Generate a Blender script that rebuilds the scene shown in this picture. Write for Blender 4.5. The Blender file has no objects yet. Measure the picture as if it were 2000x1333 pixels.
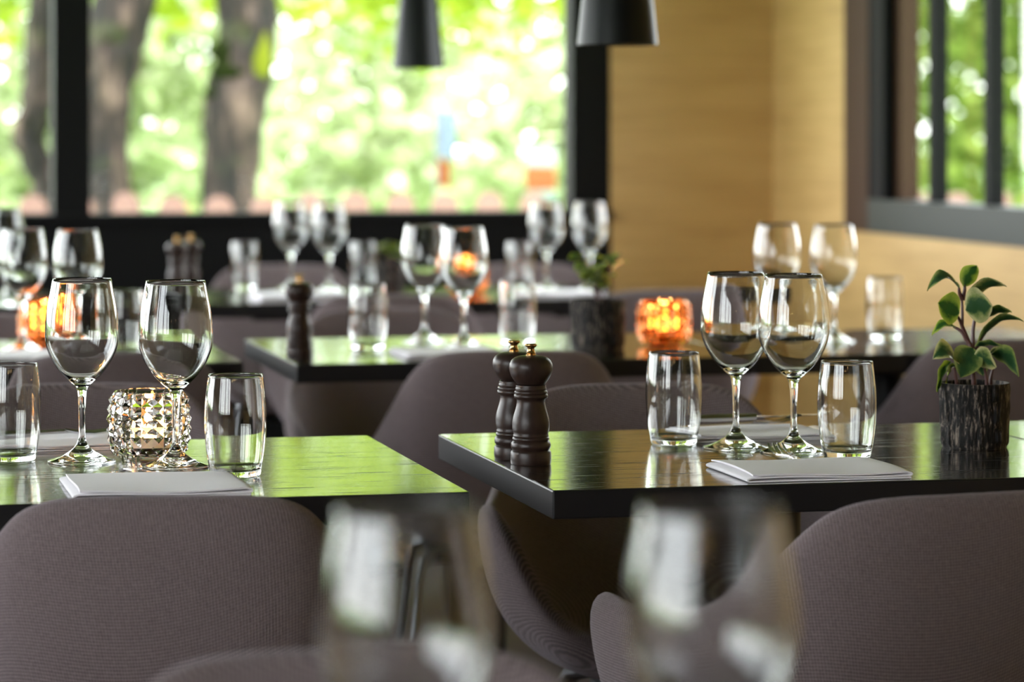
import bpy, math, random
from math import sin, cos, pi, radians
from mathutils import Vector, Matrix

random.seed(7)
SC = bpy.context.scene
COL = SC.collection

# ------------------------------------------------------------------ camera
F, HY, CAMZ = 5900.0, 250.0, 1.196        # focal length in px, horizon row, eye height
cam_d = bpy.data.cameras.new('camera')
cam = bpy.data.objects.new('camera', cam_d)
COL.objects.link(cam)
cam.location = (0, 0, CAMZ)
cam.rotation_euler = (pi / 2, 0, 0)
cam_d.sensor_width = 36.0
cam_d.lens = 36.0 * F / 2000.0
cam_d.shift_y = -(666.5 - HY) / 2000.0
cam_d.clip_start, cam_d.clip_end = 0.05, 500
cam_d.dof.use_dof = True
cam_d.dof.focus_distance = 3.92
cam_d.dof.aperture_fstop = 4.1
SC.camera = cam

# ------------------------------------------------------------------ world and light
world = bpy.data.worlds.new('sky'); SC.world = world
world.use_nodes = True
wn, wl = world.node_tree.nodes, world.node_tree.links
wn.clear()
wo = wn.new('ShaderNodeOutputWorld'); wb = wn.new('ShaderNodeBackground')
tc = wn.new('ShaderNodeTexCoord'); sx = wn.new('ShaderNodeSeparateXYZ'); cr = wn.new('ShaderNodeValToRGB')
wl.new(tc.outputs['Generated'], sx.inputs[0]); wl.new(sx.outputs['Z'], cr.inputs[0])
cr.color_ramp.elements[0].position = 0.0; cr.color_ramp.elements[0].color = (0.98, 0.97, 1.0, 1)
cr.color_ramp.elements[1].position = 0.7; cr.color_ramp.elements[1].color = (0.80, 0.84, 1.0, 1)
wl.new(cr.outputs[0], wb.inputs['Color']); wb.inputs['Strength'].default_value = 10.5
wl.new(wb.outputs[0], wo.inputs[0])
sun_d = bpy.data.lights.new('sun', 'SUN'); sun_d.energy = 7.0; sun_d.angle = radians(6); sun_d.color = (1, .93, .80)
sun = bpy.data.objects.new('sun', sun_d); COL.objects.link(sun)
sun.rotation_euler = Vector((.55, -.35, 1.1)).to_track_quat('Z', 'Y').to_euler()

vs = SC.view_settings
vs.view_transform = 'Standard'; vs.look = 'None'; vs.gamma = 1.0; vs.use_curve_mapping = False
vs.exposure = 0.0
cy = SC.cycles
cy.use_denoising = True
cy.max_bounces = 20; cy.transmission_bounces = 18; cy.transparent_max_bounces = 24
cy.glossy_bounces = 6; cy.diffuse_bounces = 5
cy.sample_clamp_indirect = 12; cy.sample_clamp_direct = 0
cy.blur_glossy = 0.3

# ------------------------------------------------------------------ helpers
ROT = radians(13)
CU, SU = cos(ROT), sin(ROT)
RW = Vector((0, 10.2))                     # a point of the window wall
def W(u, v, z=0.0):                        # room frame (along the window wall, into it) to world
    return Vector((RW.x + u * CU - v * SU, RW.y + u * SU + v * CU, z))

def meshof(name, verts, faces, mat=None, smooth=True, sharp=None, uvs=None):
    me = bpy.data.meshes.new(name)
    me.from_pydata([tuple(v) for v in verts], [], faces)
    me.update()
    if smooth:
        me.polygons.foreach_set('use_smooth', [True] * len(me.polygons))
        if sharp: me.set_sharp_from_angle(angle=radians(sharp))
    if uvs:
        ul = me.uv_layers.new(name='UVMap')
        idx = [0] * len(me.loops); me.loops.foreach_get('vertex_index', idx)
        ul.data.foreach_set('uv', [c for i in idx for c in uvs[i]])
    if mat: me.materials.append(mat)
    return me

def place(name, me, parent=None, loc=(0, 0, 0), rz=0.0, rot=None, scale=None):
    o = bpy.data.objects.new(name, me); COL.objects.link(o)
    o.location = loc; o.rotation_euler = rot if rot else (0, 0, rz)
    if scale: o.scale = (scale,) * 3
    if parent: o.parent = parent
    return o

def thing(name, label, cat, loc=(0, 0, 0), rz=0.0, group=None, me=None, scale=None, rot=None):
    o = bpy.data.objects.new(name, me); COL.objects.link(o)
    o.location = loc; o.rotation_euler = rot if rot else (0, 0, rz)
    if scale: o.scale = (scale,) * 3
    o['label'] = label; o['category'] = cat
    if group: o['group'] = group
    return o

def struct(name, me, loc=(0, 0, 0), rz=0.0, parent=None, label=None):
    o = place(name, me, parent, loc, rz)
    if not parent: o['kind'] = 'structure'
    if label: o['label'] = label
    return o

class MB:
    def __init__(s): s.v, s.f = [], []
    def add(s, v, f):
        k = len(s.v); s.v += [Vector(p) for p in v]; s.f += [tuple(i + k for i in q) for q in f]; return s
    def box(s, a, b, bev=0.0):
        x0, y0, z0 = a; x1, y1, z1 = b
        if bev <= 0:
            v = [(x, y, z) for z in (z0, z1) for y in (y0, y1) for x in (x0, x1)]
            return s.add(v, [(0, 2, 3, 1), (4, 5, 7, 6), (0, 1, 5, 4), (2, 6, 7, 3), (0, 4, 6, 2), (1, 3, 7, 5)])
        import bmesh
        bm = bmesh.new(); bmesh.ops.create_cube(bm, size=1)
        for p in bm.verts:
            p.co = Vector(((x0 + x1) / 2 + p.co.x * (x1 - x0), (y0 + y1) / 2 + p.co.y * (y1 - y0), (z0 + z1) / 2 + p.co.z * (z1 - z0)))
        bmesh.ops.bevel(bm, geom=bm.edges[:], offset=bev, segments=2, affect='EDGES', profile=0.5)
        bm.verts.ensure_lookup_table(); bm.verts.index_update()
        s.add([p.co.copy() for p in bm.verts], [tuple(q.index for q in fc.verts) for fc in bm.faces])
        bm.free(); return s
    def lathe(s, prof, n=32, c=(0, 0)):
        v, f, rings = [], [], []
        for r, z in prof:
            if r < 1e-6: rings.append([len(v)]); v.append((c[0], c[1], z))
            else:
                rings.append(list(range(len(v), len(v) + n)))
                v += [(c[0] + r * cos(2 * pi * i / n), c[1] + r * sin(2 * pi * i / n), z) for i in range(n)]
        for a, b in zip(rings, rings[1:]):
            for i in range(n):
                j = (i + 1) % n
                if len(a) == 1 and len(b) == 1: continue
                if len(a) == 1: f.append((a[0], b[j], b[i]))
                elif len(b) == 1: f.append((a[i], a[j], b[0]))
                else: f.append((a[i], a[j], b[j], b[i]))
        return s.add(v, f)
    def tube(s, pts, rad, n=10, caps=True):
        pts = [Vector(p) for p in pts]
        rad = rad if isinstance(rad, (list, tuple)) else [rad] * len(pts)
        v, f = [], []
        up = Vector((0, 0, 1)); nrm = None
        for i, p in enumerate(pts):
            d = (pts[min(i + 1, len(pts) - 1)] - pts[max(i - 1, 0)]).normalized()
            if nrm is None:
                nrm = d.cross(up if abs(d.z) < .95 else Vector((1, 0, 0))).normalized()
            nrm = (nrm - d * nrm.dot(d)).normalized(); b = d.cross(nrm)
            v += [p + (nrm * cos(2 * pi * k / n) + b * sin(2 * pi * k / n)) * rad[i] for k in range(n)]
        for i in range(len(pts) - 1):
            for k in range(n):
                j = (k + 1) % n
                f.append((i * n + k, i * n + j, (i + 1) * n + j, (i + 1) * n + k))
        if caps:
            f.append(tuple(reversed(range(n)))); f.append(tuple(range((len(pts) - 1) * n, len(pts) * n)))
        return s.add(v, f)
    def build(s, name, mat, smooth=True, sharp=35):
        return meshof(name, s.v, s.f, mat, smooth, sharp)

def spline(pts, n):                        # Catmull-Rom through tuples, n samples
    P = [Vector(p) for p in pts]; out = []
    m = len(P) - 1
    for k in range(n):
        t = k / (n - 1) * m; i = min(int(t), m - 1); t -= i
        p0, p1, p2, p3 = P[max(i - 1, 0)], P[i], P[i + 1], P[min(i + 2, m)]
        out.append(.5 * ((2 * p1) + (p2 - p0) * t + (2 * p0 - 5 * p1 + 4 * p2 - p3) * t * t + (3 * p1 - p0 - 3 * p2 + p3) * t ** 3))
    return out

# ------------------------------------------------------------------ materials
def newmat(name):
    m = bpy.data.materials.new(name); m.use_nodes = True
    nt = m.node_tree; b = nt.nodes['Principled BSDF']
    return m, nt, nt.nodes, nt.links, b

def plain(name, col, rough=.5, metal=0.0, spec=.5, coat=0.0):
    m, nt, N, L, b = newmat(name)
    b.inputs['Base Color'].default_value = (*col, 1); b.inputs['Roughness'].default_value = rough
    b.inputs['Metallic'].default_value = metal; b.inputs['Specular IOR Level'].default_value = spec
    b.inputs['Coat Weight'].default_value = coat
    return m

def ramp(N, stops):
    r = N.new('ShaderNodeValToRGB'); e = r.color_ramp.elements
    while len(e) < len(stops): e.new(.5)
    for k, (p, c) in enumerate(stops):
        e[k].position = p; e[k].color = (*c, 1) if len(c) == 3 else c
    return r

def noise(N, L, scale, detail=4, rough=.55, vec=None, mapscale=None, coord='Object', maprot=None):
    t = N.new('ShaderNodeTexCoord'); n = N.new('ShaderNodeTexNoise')
    n.inputs['Scale'].default_value = scale; n.inputs['Detail'].default_value = detail; n.inputs['Roughness'].default_value = rough
    mp = N.new('ShaderNodeMapping')
    if mapscale: mp.inputs['Scale'].default_value = mapscale
    if maprot: mp.inputs['Rotation'].default_value = maprot
    L.new(t.outputs[coord], mp.inputs[0]); L.new(mp.outputs[0], n.inputs['Vector'])
    return n

def bump(N, L, b, src, strength, dist):
    k = N.new('ShaderNodeBump'); k.inputs['Strength'].default_value = strength; k.inputs['Distance'].default_value = dist
    L.new(src, k.inputs['Height']); L.new(k.outputs[0], b.inputs['Normal']); return k

# lacquered black-stained oak table top
def m_tabletop():
    m, nt, N, L, b = newmat('black_stained_oak')
    g = noise(N, L, 5, 6, .65, mapscale=(1.2, 14, 14))
    g2 = noise(N, L, 8, 5, .68, mapscale=(1.0, 12, 12))
    c = ramp(N, [(.25, (.006, .005, .004)), (.75, (.022, .018, .014))])
    L.new(g.outputs['Fac'], c.inputs[0]); L.new(c.outputs[0], b.inputs['Base Color'])
    r = ramp(N, [(.33, (.42,) * 3), (.45, (.13,) * 3), (.7, (.10,) * 3)])
    L.new(g2.outputs['Fac'], r.inputs[0]); L.new(r.outputs[0], b.inputs['Roughness'])
    b.inputs['Specular IOR Level'].default_value = .75
    pores = ramp(N, [(.375, (.08,) * 3), (.49, (1, 1, 1))]); L.new(g2.outputs['Fac'], pores.inputs[0])
    sp = N.new('ShaderNodeMath'); sp.operation = 'MULTIPLY'; sp.inputs[1].default_value = .75
    L.new(pores.outputs[0], sp.inputs[0]); L.new(sp.outputs[0], b.inputs['Specular IOR Level'])
    b.inputs['IOR'].default_value = 1.7; cw = N.new('ShaderNodeMath'); cw.operation = 'MULTIPLY'; cw.inputs[1].default_value = .7; L.new(pores.outputs[0], cw.inputs[0]); L.new(cw.outputs[0], b.inputs['Coat Weight']); b.inputs['Coat Roughness'].default_value = .10
    bump(N, L, b, pores.outputs[0], .06, .0003)
    return m
M_TOP = m_tabletop()
M_BLACK = plain('matt_black_paint', (.005, .005, .005), .6, 0, .12)
M_BLACKMETAL = plain('black_powder_coat', (.006, .007, .008), .4, 0, .25)
M_EDGE = plain('black_table_edge', (.012, .011, .012), .42, 0, .3)

def m_fabric():
    m, nt, N, L, b = newmat('mauve_grey_knit')
    tc = N.new('ShaderNodeTexCoord'); sp = N.new('ShaderNodeSeparateXYZ'); L.new(tc.outputs['Object'], sp.inputs[0])
    def M(op, a, b=None, c=None):
        q = N.new('ShaderNodeMath'); q.operation = op
        for i_, x_ in enumerate((a, b, c)):
            if x_ is None: continue
            if isinstance(x_, (int, float)): q.inputs[i_].default_value = x_
            else: L.new(x_, q.inputs[i_])
        return q.outputs[0]
    yy = M('SUBTRACT', .05, sp.outputs['Y']); aa = M('MULTIPLY', M('ARCTAN2', sp.outputs['X'], yy), .26)
    rr = M('SQRT', M('ADD', M('MULTIPLY', sp.outputs['X'], sp.outputs['X']), M('MULTIPLY', yy, yy)))
    cb = N.new('ShaderNodeCombineXYZ'); L.new(aa, cb.inputs[0]); L.new(M('SUBTRACT', sp.outputs['Z'], rr), cb.inputs[1])
    mp = N.new('ShaderNodeMapping'); L.new(cb.outputs[0], mp.inputs[0]); mp.inputs['Rotation'].default_value = (0, 0, radians(38))
    sep = N.new('ShaderNodeSeparateXYZ'); L.new(mp.outputs[0], sep.inputs[0])
    def s(axis, k, ph=0):
        a = N.new('ShaderNodeMath'); a.operation = 'MULTIPLY'; a.inputs[1].default_value = k; L.new(sep.outputs[axis], a.inputs[0])
        d = N.new('ShaderNodeMath'); d.operation = 'SINE'; L.new(a.outputs[0], d.inputs[0]); return d
    k = 2 * pi / .0042
    a, c = s('X', k), s('Y', k)
    mu = N.new('ShaderNodeMath'); mu.operation = 'MULTIPLY'; L.new(a.outputs[0], mu.inputs[0]); L.new(c.outputs[0], mu.inputs[1])
    mr = N.new('ShaderNodeMapRange'); mr.inputs['From Min'].default_value = -1; L.new(mu.outputs[0], mr.inputs['Value'])
    n = noise(N, L, 330, 3, .7)
    mx = N.new('ShaderNodeMath'); mx.operation = 'MULTIPLY_ADD'; mx.inputs[1].default_value = .8
    L.new(n.outputs['Fac'], mx.inputs[0]); L.new(mr.outputs[0], mx.inputs[2])
    cr_ = ramp(N, [(.22, (.050, .038, .038)), (.6, (.182, .143, .142)), (.95, (.34, .265, .275))])
    sc = N.new('ShaderNodeMath'); sc.operation = 'MULTIPLY'; sc.inputs[1].default_value = .64
    L.new(mx.outputs[0], sc.inputs[0]); L.new(sc.outputs[0], cr_.inputs[0]); L.new(cr_.outputs[0], b.inputs['Base Color'])
    b.inputs['Roughness'].default_value = .95; b.inputs['Specular IOR Level'].default_value = .15
    b.inputs['Sheen Weight'].default_value = .38; b.inputs['Sheen Roughness'].default_value = .45
    b.inputs['Sheen Tint'].default_value = (.9, .82, .9, 1)
    bump(N, L, b, mx.outputs[0], .8, .0011)
    return m
M_FABRIC = m_fabric()

def m_glass(name, tint=(1, 1, 1), ior=1.5):
    m, nt, N, L, b = newmat(name)
    N.remove(b); g = N.new('ShaderNodeBsdfGlass')
    g.inputs['Color'].default_value = (*tint, 1); g.inputs['Roughness'].default_value = 0.0; g.inputs['IOR'].default_value = ior
    L.new(g.outputs[0], N['Material Output'].inputs[0]); return m
M_GLASS = m_glass('clear_glass', (.985, .99, .985))
M_CRYSTAL = m_glass('pressed_glass', (.99, .975, .965))
M_GLOWTINT = m_glass('candle_glow_tinted_glass', (1.0, .74, .50))  # clear glass tinted orange, the candle glow put into its colour

def m_pane():
    m, nt, N, L, b = newmat('window_glass'); N.remove(b)
    t = N.new('ShaderNodeBsdfTransparent'); t.inputs[0].default_value = (.96, .98, .96, 1)
    g = N.new('ShaderNodeBsdfGlossy'); g.inputs['Roughness'].default_value = .0
    lw = N.new('ShaderNodeLayerWeight'); lw.inputs[0].default_value = .5; pw = N.new('ShaderNodeMath'); pw.operation = 'POWER'; pw.inputs[1].default_value = 5
    fr = N.new('ShaderNodeMath'); fr.operation = 'MULTIPLY_ADD'; fr.inputs[1].default_value = .90; fr.inputs[2].default_value = .04; mx = N.new('ShaderNodeMixShader')
    L.new(lw.outputs['Facing'], pw.inputs[0]); L.new(pw.outputs[0], fr.inputs[0]); L.new(fr.outputs[0], mx.inputs[0]); L.new(t.outputs[0], mx.inputs[1]); L.new(g.outputs[0], mx.inputs[2])
    L.new(mx.outputs[0], N['Material Output'].inputs[0]); return m
M_PANE = m_pane()

def m_plywood(name, c0, c1, c2, rot=None):
    m, nt, N, L, b = newmat(name)
    g = noise(N, L, 2.2, 6, .6, mapscale=(1, 1, 5))
    g2 = noise(N, L, 5, 3, .5, mapscale=(.35, .35, 14))
    mx = N.new('ShaderNodeMath'); mx.operation = 'MULTIPLY_ADD'; mx.inputs[1].default_value = .5
    hf = N.new('ShaderNodeMath'); hf.operation = 'MULTIPLY'; hf.inputs[1].default_value = .5
    L.new(g.outputs['Fac'], hf.inputs[0]); L.new(g2.outputs['Fac'], mx.inputs[0]); L.new(hf.outputs[0], mx.inputs[2])
    c = ramp(N, [(.3, c0), (.5, c1), (.7, c2)]); L.new(mx.outputs[0], c.inputs[0])
    vo = N.new('ShaderNodeTexVoronoi'); vo.inputs['Scale'].default_value = 2.4; vo.inputs['Randomness'].default_value = 1
    t = N.new('ShaderNodeTexCoord'); mp = N.new('ShaderNodeMapping'); mp.inputs['Scale'].default_value = (1, 1, .7)
    L.new(t.outputs['Object'], mp.inputs[0]); L.new(mp.outputs[0], vo.inputs['Vector'])
    kn = ramp(N, [(.035, (.30, .18, .09)), (.075, (1, 1, 1))]); L.new(vo.outputs['Distance'], kn.inputs[0])
    mm = N.new('ShaderNodeMix'); mm.data_type = 'RGBA'; mm.blend_type = 'MULTIPLY'; mm.inputs['Factor'].default_value = .65
    L.new(c.outputs[0], mm.inputs['A']); L.new(kn.outputs[0], mm.inputs['B'])
    L.new(mm.outputs['Result'], b.inputs['Base Color']); b.inputs['Roughness'].default_value = .5
    return m
M_PLY = m_plywood('pale_spruce_board', (.47, .285, .095), (.61, .39, .14), (.71, .475, .185))
M_BROWN = plain('dark_brown_stained_wood', (.060, .030, .015), .55, 0, .15)
M_SILL = plain('green_grey_sill_reflection', (.035, .042, .033), .5, 0, .3)  # green-grey reflection on the sill put into its base colour
M_FLOOR = m_plywood('brown_oak_floor', (.035, .020, .014), (.055, .033, .022), (.08, .05, .034))
M_FLOOR.node_tree.nodes['Principled BSDF'].inputs['Specular IOR Level'].default_value = .12
M_CEIL = plain('dark_ceiling', (.22, .20, .18), .8)
M_MILL = None
def m_mill():
    m, nt, N, L, b = newmat('chocolate_beech')
    g = noise(N, L, 60, 4, .6, mapscale=(1, 1, .12))
    c = ramp(N, [(.3, (.018, .010, .008)), (.7, (.045, .026, .020))]); L.new(g.outputs['Fac'], c.inputs[0])
    L.new(c.outputs[0], b.inputs['Base Color']); b.inputs['Roughness'].default_value = .34; b.inputs['Specular IOR Level'].default_value = .3
    bump(N, L, b, g.outputs['Fac'], .15, .0006); return m
M_MILL = m_mill()
M_BRASS = plain('brass', (.62, .38, .16), .25, 1.0)
M_STEEL = plain('polished_steel', (.62, .61, .62), .14, 1.0)
M_LEGS = plain('grey_steel_tube', (.20, .20, .21), .35, .8)
def m_linen():
    m, nt, N, L, b = newmat('white_cotton')
    n = noise(N, L, 900, 2, .6); b.inputs['Base Color'].default_value = (.88, .85, .885, 1)
    b.inputs['Roughness'].default_value = .9; b.inputs['Sheen Weight'].default_value = .2
    bump(N, L, b, n.outputs['Fac'], .25, .0004); return m
M_LINEN = m_linen()
M_WAX = plain('white_wax', (.85, .78, .66), .5); M_WAX.node_tree.nodes['Principled BSDF'].inputs['Subsurface Weight'].default_value = .5
M_WAX.node_tree.nodes['Principled BSDF'].inputs['Subsurface Radius'].default_value = (.02, .012, .006)
M_TIN = plain('tealight_tin', (.7, .68, .66), .3, 1.0)
M_WICK = plain('wick', (.02, .015, .01), .9)
def m_flame(st):
    m, nt, N, L, b = newmat('flame'); N.remove(b)
    e = N.new('ShaderNodeEmission'); e.inputs[0].default_value = (1, .42, .10, 1); e.inputs[1].default_value = st
    L.new(e.outputs[0], N['Material Output'].inputs[0]); return m
M_FLAME = m_flame(90)
M_SOIL = plain('dark_soil', (.018, .012, .008), .95)
def m_pot():
    m, nt, N, L, b = newmat('charcoal_ribbed_stoneware')
    n = noise(N, L, 240, 4, .7, mapscale=(1, 1, .16))
    c = ramp(N, [(.44, (.005, .0045, .0045)), (.54, (.022, .018, .016)), (.64, (.26, .21, .17))])
    L.new(n.outputs['Fac'], c.inputs[0]); L.new(c.outputs[0], b.inputs['Base Color']); b.inputs['Roughness'].default_value = .55; b.inputs['Specular IOR Level'].default_value = .2
    bump(N, L, b, n.outputs['Fac'], .9, .0025); return m
M_POT = m_pot()
M_POTIN = plain('pot_lining', (.012, .011, .011), .7)
M_STEM = plain('reddish_plant_stem', (.10, .035, .030), .45)

def m_leaf(name, edge, mid, core, tr=.35):
    m, nt, N, L, b = newmat(name)
    uv = N.new('ShaderNodeTexCoord'); sep = N.new('ShaderNodeSeparateXYZ'); L.new(uv.outputs['UV'], sep.inputs[0])
    n = noise(N, L, 45, 4, .65)
    ab = N.new('ShaderNodeMath'); ab.operation = 'ABSOLUTE'; L.new(sep.outputs['X'], ab.inputs[0])
    ad = N.new('ShaderNodeMath'); ad.operation = 'MULTIPLY_ADD'; ad.inputs[1].default_value = .9
    sb = N.new('ShaderNodeMath'); sb.operation = 'SUBTRACT'; sb.inputs[1].default_value = .5
    L.new(n.outputs['Fac'], sb.inputs[0]); L.new(sb.outputs[0], ad.inputs[0]); L.new(ab.outputs[0], ad.inputs[2])
    c = ramp(N, [(.18, core), (.34, mid), (.52, edge)]); L.new(ad.outputs[0], c.inputs[0])
    L.new(c.outputs[0], b.inputs['Base Color']); b.inputs['Roughness'].default_value = .28
    b.inputs['Coat Weight'].default_value = .3; b.inputs['Coat Roughness'].default_value = .2
    t = N.new('ShaderNodeBsdfTranslucent'); L.new(c.outputs[0], t.inputs[0]); mx = N.new('ShaderNodeMixShader')
    mx.inputs[0].default_value = tr; L.new(b.outputs[0], mx.inputs[1]); L.new(t.outputs[0], mx.inputs[2])
    L.new(mx.outputs[0], N['Material Output'].inputs[0]); return m
LEAVES = [m_leaf('leaf_lime', (.62, .70, .12), (.32, .50, .07), (.05, .17, .035)),
          m_leaf('leaf_cream', (.78, .74, .38), (.34, .42, .13), (.05, .14, .05)),
          m_leaf('leaf_dark', (.40, .46, .14), (.10, .21, .06), (.04, .12, .045))]

def m_foliage(name, cols, tr=.5):
    m, nt, N, L, b = newmat(name); N.remove(b)
    g = N.new('ShaderNodeNewGeometry'); c = ramp(N, [(i / (len(cols) - 1), k) for i, k in enumerate(cols)])
    L.new(g.outputs['Random Per Island'], c.inputs[0])
    d = N.new('ShaderNodeBsdfDiffuse'); t = N.new('ShaderNodeBsdfTranslucent'); mx = N.new('ShaderNodeMixShader'); mx.inputs[0].default_value = tr
    L.new(c.outputs[0], d.inputs[0]); L.new(c.outputs[0], t.inputs[0]); L.new(d.outputs[0], mx.inputs[1]); L.new(t.outputs[0], mx.inputs[2])
    L.new(mx.outputs[0], N['Material Output'].inputs[0]); return m
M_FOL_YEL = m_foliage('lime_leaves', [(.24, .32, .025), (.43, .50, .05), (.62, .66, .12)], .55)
M_FOL_PALE = m_foliage('pale_green_leaves', [(.26, .33, .15), (.48, .54, .31), (.72, .76, .54)])  # sunlit haze over the far foliage put into paler leaf colours
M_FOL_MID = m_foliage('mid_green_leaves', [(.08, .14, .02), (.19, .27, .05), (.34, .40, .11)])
def m_bark():
    m, nt, N, L, b = newmat('bark')
    n = noise(N, L, 3.2, 6, .65, mapscale=(2.2, 2.2, .6)); n2 = noise(N, L, 1.7, 3, .5)
    c = ramp(N, [(.42, (.004, .003, .0025)), (.52, (.022, .013, .010)), (.66, (.15, .10, .078))]); L.new(n.outputs['Fac'], c.inputs[0])
    ms = ramp(N, [(.60, (0, 0, 0)), (.72, (1, 1, 1))]); L.new(n2.outputs['Fac'], ms.inputs[0])
    mm = N.new('ShaderNodeMix'); mm.data_type = 'RGBA'; L.new(ms.outputs[0], mm.inputs['Factor']); L.new(c.outputs[0], mm.inputs['A'])
    mm.inputs['B'].default_value = (.06, .075, .02, 1); L.new(mm.outputs['Result'], b.inputs['Base Color'])
    b.inputs['Roughness'].default_value = .9; bump(N, L, b, n.outputs['Fac'], 1, .03); return m
M_BARK = m_bark()
M_MOSS = plain('moss', (.009, .014, .0015), .95, 0, .1); M_MOSSY = plain('yellow_moss', (.13, .15, .01), .95, 0, .1)
M_FENCE = plain('pinkish_weathered_board', (.26, .14, .125), .7)
M_LAWN = m_plywood('lawn', (.16, .30, .07), (.24, .42, .10), (.34, .50, .16))

# ------------------------------------------------------------------ room shell
U_R, U_L, V_F, ZC = 0.923, -4.6, -13.2, 2.9
def rbox(a, b, mat, name, bev=0.0):        # a box given in the room frame
    me = MB().box(a, b, bev).build(name, mat, smooth=False); return me
def rstruct(name, a, b, mat, parent=None, bev=0.0, label=None):
    return struct(name, rbox(a, b, mat, name, bev), (RW.x, RW.y, 0) if not parent else (0, 0, 0), ROT if not parent else 0, parent, label)

rstruct('floor', (U_L - .2, V_F - .2, -.12), (U_R + .2, .2, 0), M_FLOOR)
rstruct('ceiling', (U_L - .2, V_F - .2, ZC), (U_R + 1.1, .9, ZC + .12), M_CEIL)  # slab overhangs right and back walls, added to keep sun off the windows
# window wall: black breast wall, head, posts, spruce pier to the corner
SILLZ = .914
def ku(px):                                # pixel column on the window wall to u
    k = (px - 1000) / F; x = 10.2 * k / (1 - .2309 * k); return x / CU
wb_ = rstruct('wall_back', (U_L, 0, 0), (ku(1193), .16, SILLZ - .03), M_BLACK, label='black wall below the long window')
rstruct('wall_back_pier', (ku(1193) + .001, 0, 0), (U_R + .2, .16, ZC), M_PLY, label='pale spruce board wall right of the long window')
rstruct('wall_back_header', (U_L, 0, 2.55), (ku(1193), .16, ZC), M_BLACK)
def window(n, panes, frame_boxes, mat=M_BLACK):
    w = bpy.data.objects.new('window_%d' % n, None); COL.objects.link(w)
    w.location = (RW.x, RW.y, 0); w.rotation_euler = (0, 0, ROT); w['kind'] = 'structure'
    for nm, a, b, m_ in frame_boxes: rstruct(nm, a, b, m_, w)
    for a, b in panes: rstruct('pane', a, b, M_PANE, w)
    return w
posts = [(ku(105), ku(177)), (ku(1119), ku(1193)), (ku(105) - 1.75, ku(105) - 1.6)]
fb = [('sill', (U_L, -.03, SILLZ - .03), (ku(1193), .16, SILLZ), M_BLACK)]
fb += [('post', (a, .01, SILLZ), (b, .13, 2.55), M_BLACK) for a, b in posts]
window(1, [((ku(172), .07, SILLZ), (ku(1112), .078, 2.55)), ((posts[2][1], .07, SILLZ), (ku(105), .078, 2.55)), ((U_L, .07, SILLZ), (posts[2][0], .078, 2.55))], fb)
# right wall: t measured from the corner towards the camera
RB, RT_ = .869, 2.5
def rw(t0, t1, z0, z1, mat, name, d0=0.0, d1=.16, parent=None, label=None):
    return rstruct(name, (U_R + d0, -t1, z0), (U_R + d1, -t0, z1), mat, parent, label=label)
rw(0, .746, 0, ZC, M_PLY, 'wall_right', label='pale spruce board wall between the corner and the side window')
rw(.746, 13.2, 0, RB, M_PLY, 'wall_right_below_window', label='pale spruce board wall below the side window')
rw(.746, 13.2, RT_, ZC, M_PLY, 'wall_right_header')
rw(3.4, 13.2, RB, RT_, M_PLY, 'wall_right_pier')
w2 = bpy.data.objects.new('window_2', None); COL.objects.link(w2); w2.location = (RW.x, RW.y, 0); w2.rotation_euler = (0, 0, ROT); w2['kind'] = 'structure'
rw(.747, .975, RB, RT_, M_BROWN, 'casing', -.004, .05, w2)
rw(.975, 1.10, RB + .102, RT_, M_BLACK, 'frame', .0, .06, w2)
rw(1.10, 1.15, RB + .102, RT_, M_BROWN, 'jamb', .04, .10, w2)
rw(.975, 3.4, RB, RB + .105, M_SILL, 'sill', -.006, .12, w2)
for t in (1.385, 1.825, 2.265, 2.705, 3.1): rw(t, t + .045, RB + .105, RT_, M_BLACK, 'mullion', .04, .085, w2)
rw(1.15, 3.4, RB + .105, RT_, M_PANE, 'pane', .088, .093, w2)
# left wall, glazed
rstruct('wall_left', (U_L - .16, V_F, 0), (U_L, .16, .75), M_BLACK)
rstruct('wall_left_pier', (U_L - .16, V_F, .75), (U_L, -11.6, 2.35), M_BLACK); rstruct('wall_left_pier', (U_L - .16, -7.0, .75), (U_L, -5.4, 2.35), M_BLACK)
rstruct('wall_left_header', (U_L - .16, V_F, 2.35), (U_L, .16, ZC), M_BLACK)
w4 = bpy.data.objects.new('window_3', None); COL.objects.link(w4); w4.location = (RW.x, RW.y, 0); w4.rotation_euler = (0, 0, ROT); w4['kind'] = 'structure'
for k in range(10):
    v = V_F + .2 + k * 1.42
    if k < 10: rstruct('post', (U_L - .12, v - .06, .75), (U_L - .02, v + .06, 2.35), M_BLACK, w4)
rstruct('pane', (U_L - .09, V_F, .75), (U_L - .085, .1, 2.35), M_PANE, w4)
# wall behind the camera
rstruct('wall_front', (U_L - .16, V_F - .16, 0), (U_R + .2, V_F, ZC), M_BROWN)

# ------------------------------------------------------------------ tables
TH, TD = .036, .70
def table_mesh(w):
    me = MB().box((0, 0, .75 - TH), (w, TD, .75), .0022).build('table_top', M_TOP, smooth=False)
    me.materials.append(M_EDGE)
    for p in me.polygons: p.material_index = 0 if p.normal.z > .5 else 1
    return me
TOPS = {w: table_mesh(w) for w in (.80, .90)}
M_BASE = MB().box((-.22, -.22, 0), (.22, .22, .012), .003).build('base_plate', M_BLACKMETAL, False)
M_COL = MB().lathe([(0, .012), (.035, .012), (.035, .70), (0, .70)], 20).build('column', M_BLACKMETAL)
M_HEAD = MB().box((-.20, -.20, .696), (.20, .20, .7135), .003).build('bracket', M_BLACKMETAL, False)
def table(nl, label, w=.80, group=None):
    t = thing('restaurant_table', label, 'table', (nl[0], nl[1], 0), ROT, group)
    tt = place('table_top', TOPS[w], t)
    for me, nm in ((M_BASE, 'base_plate'), (M_COL, 'column'), (M_HEAD, 'bracket')): place(nm, me, t, (w / 2, TD / 2, 0))
    return t
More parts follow.
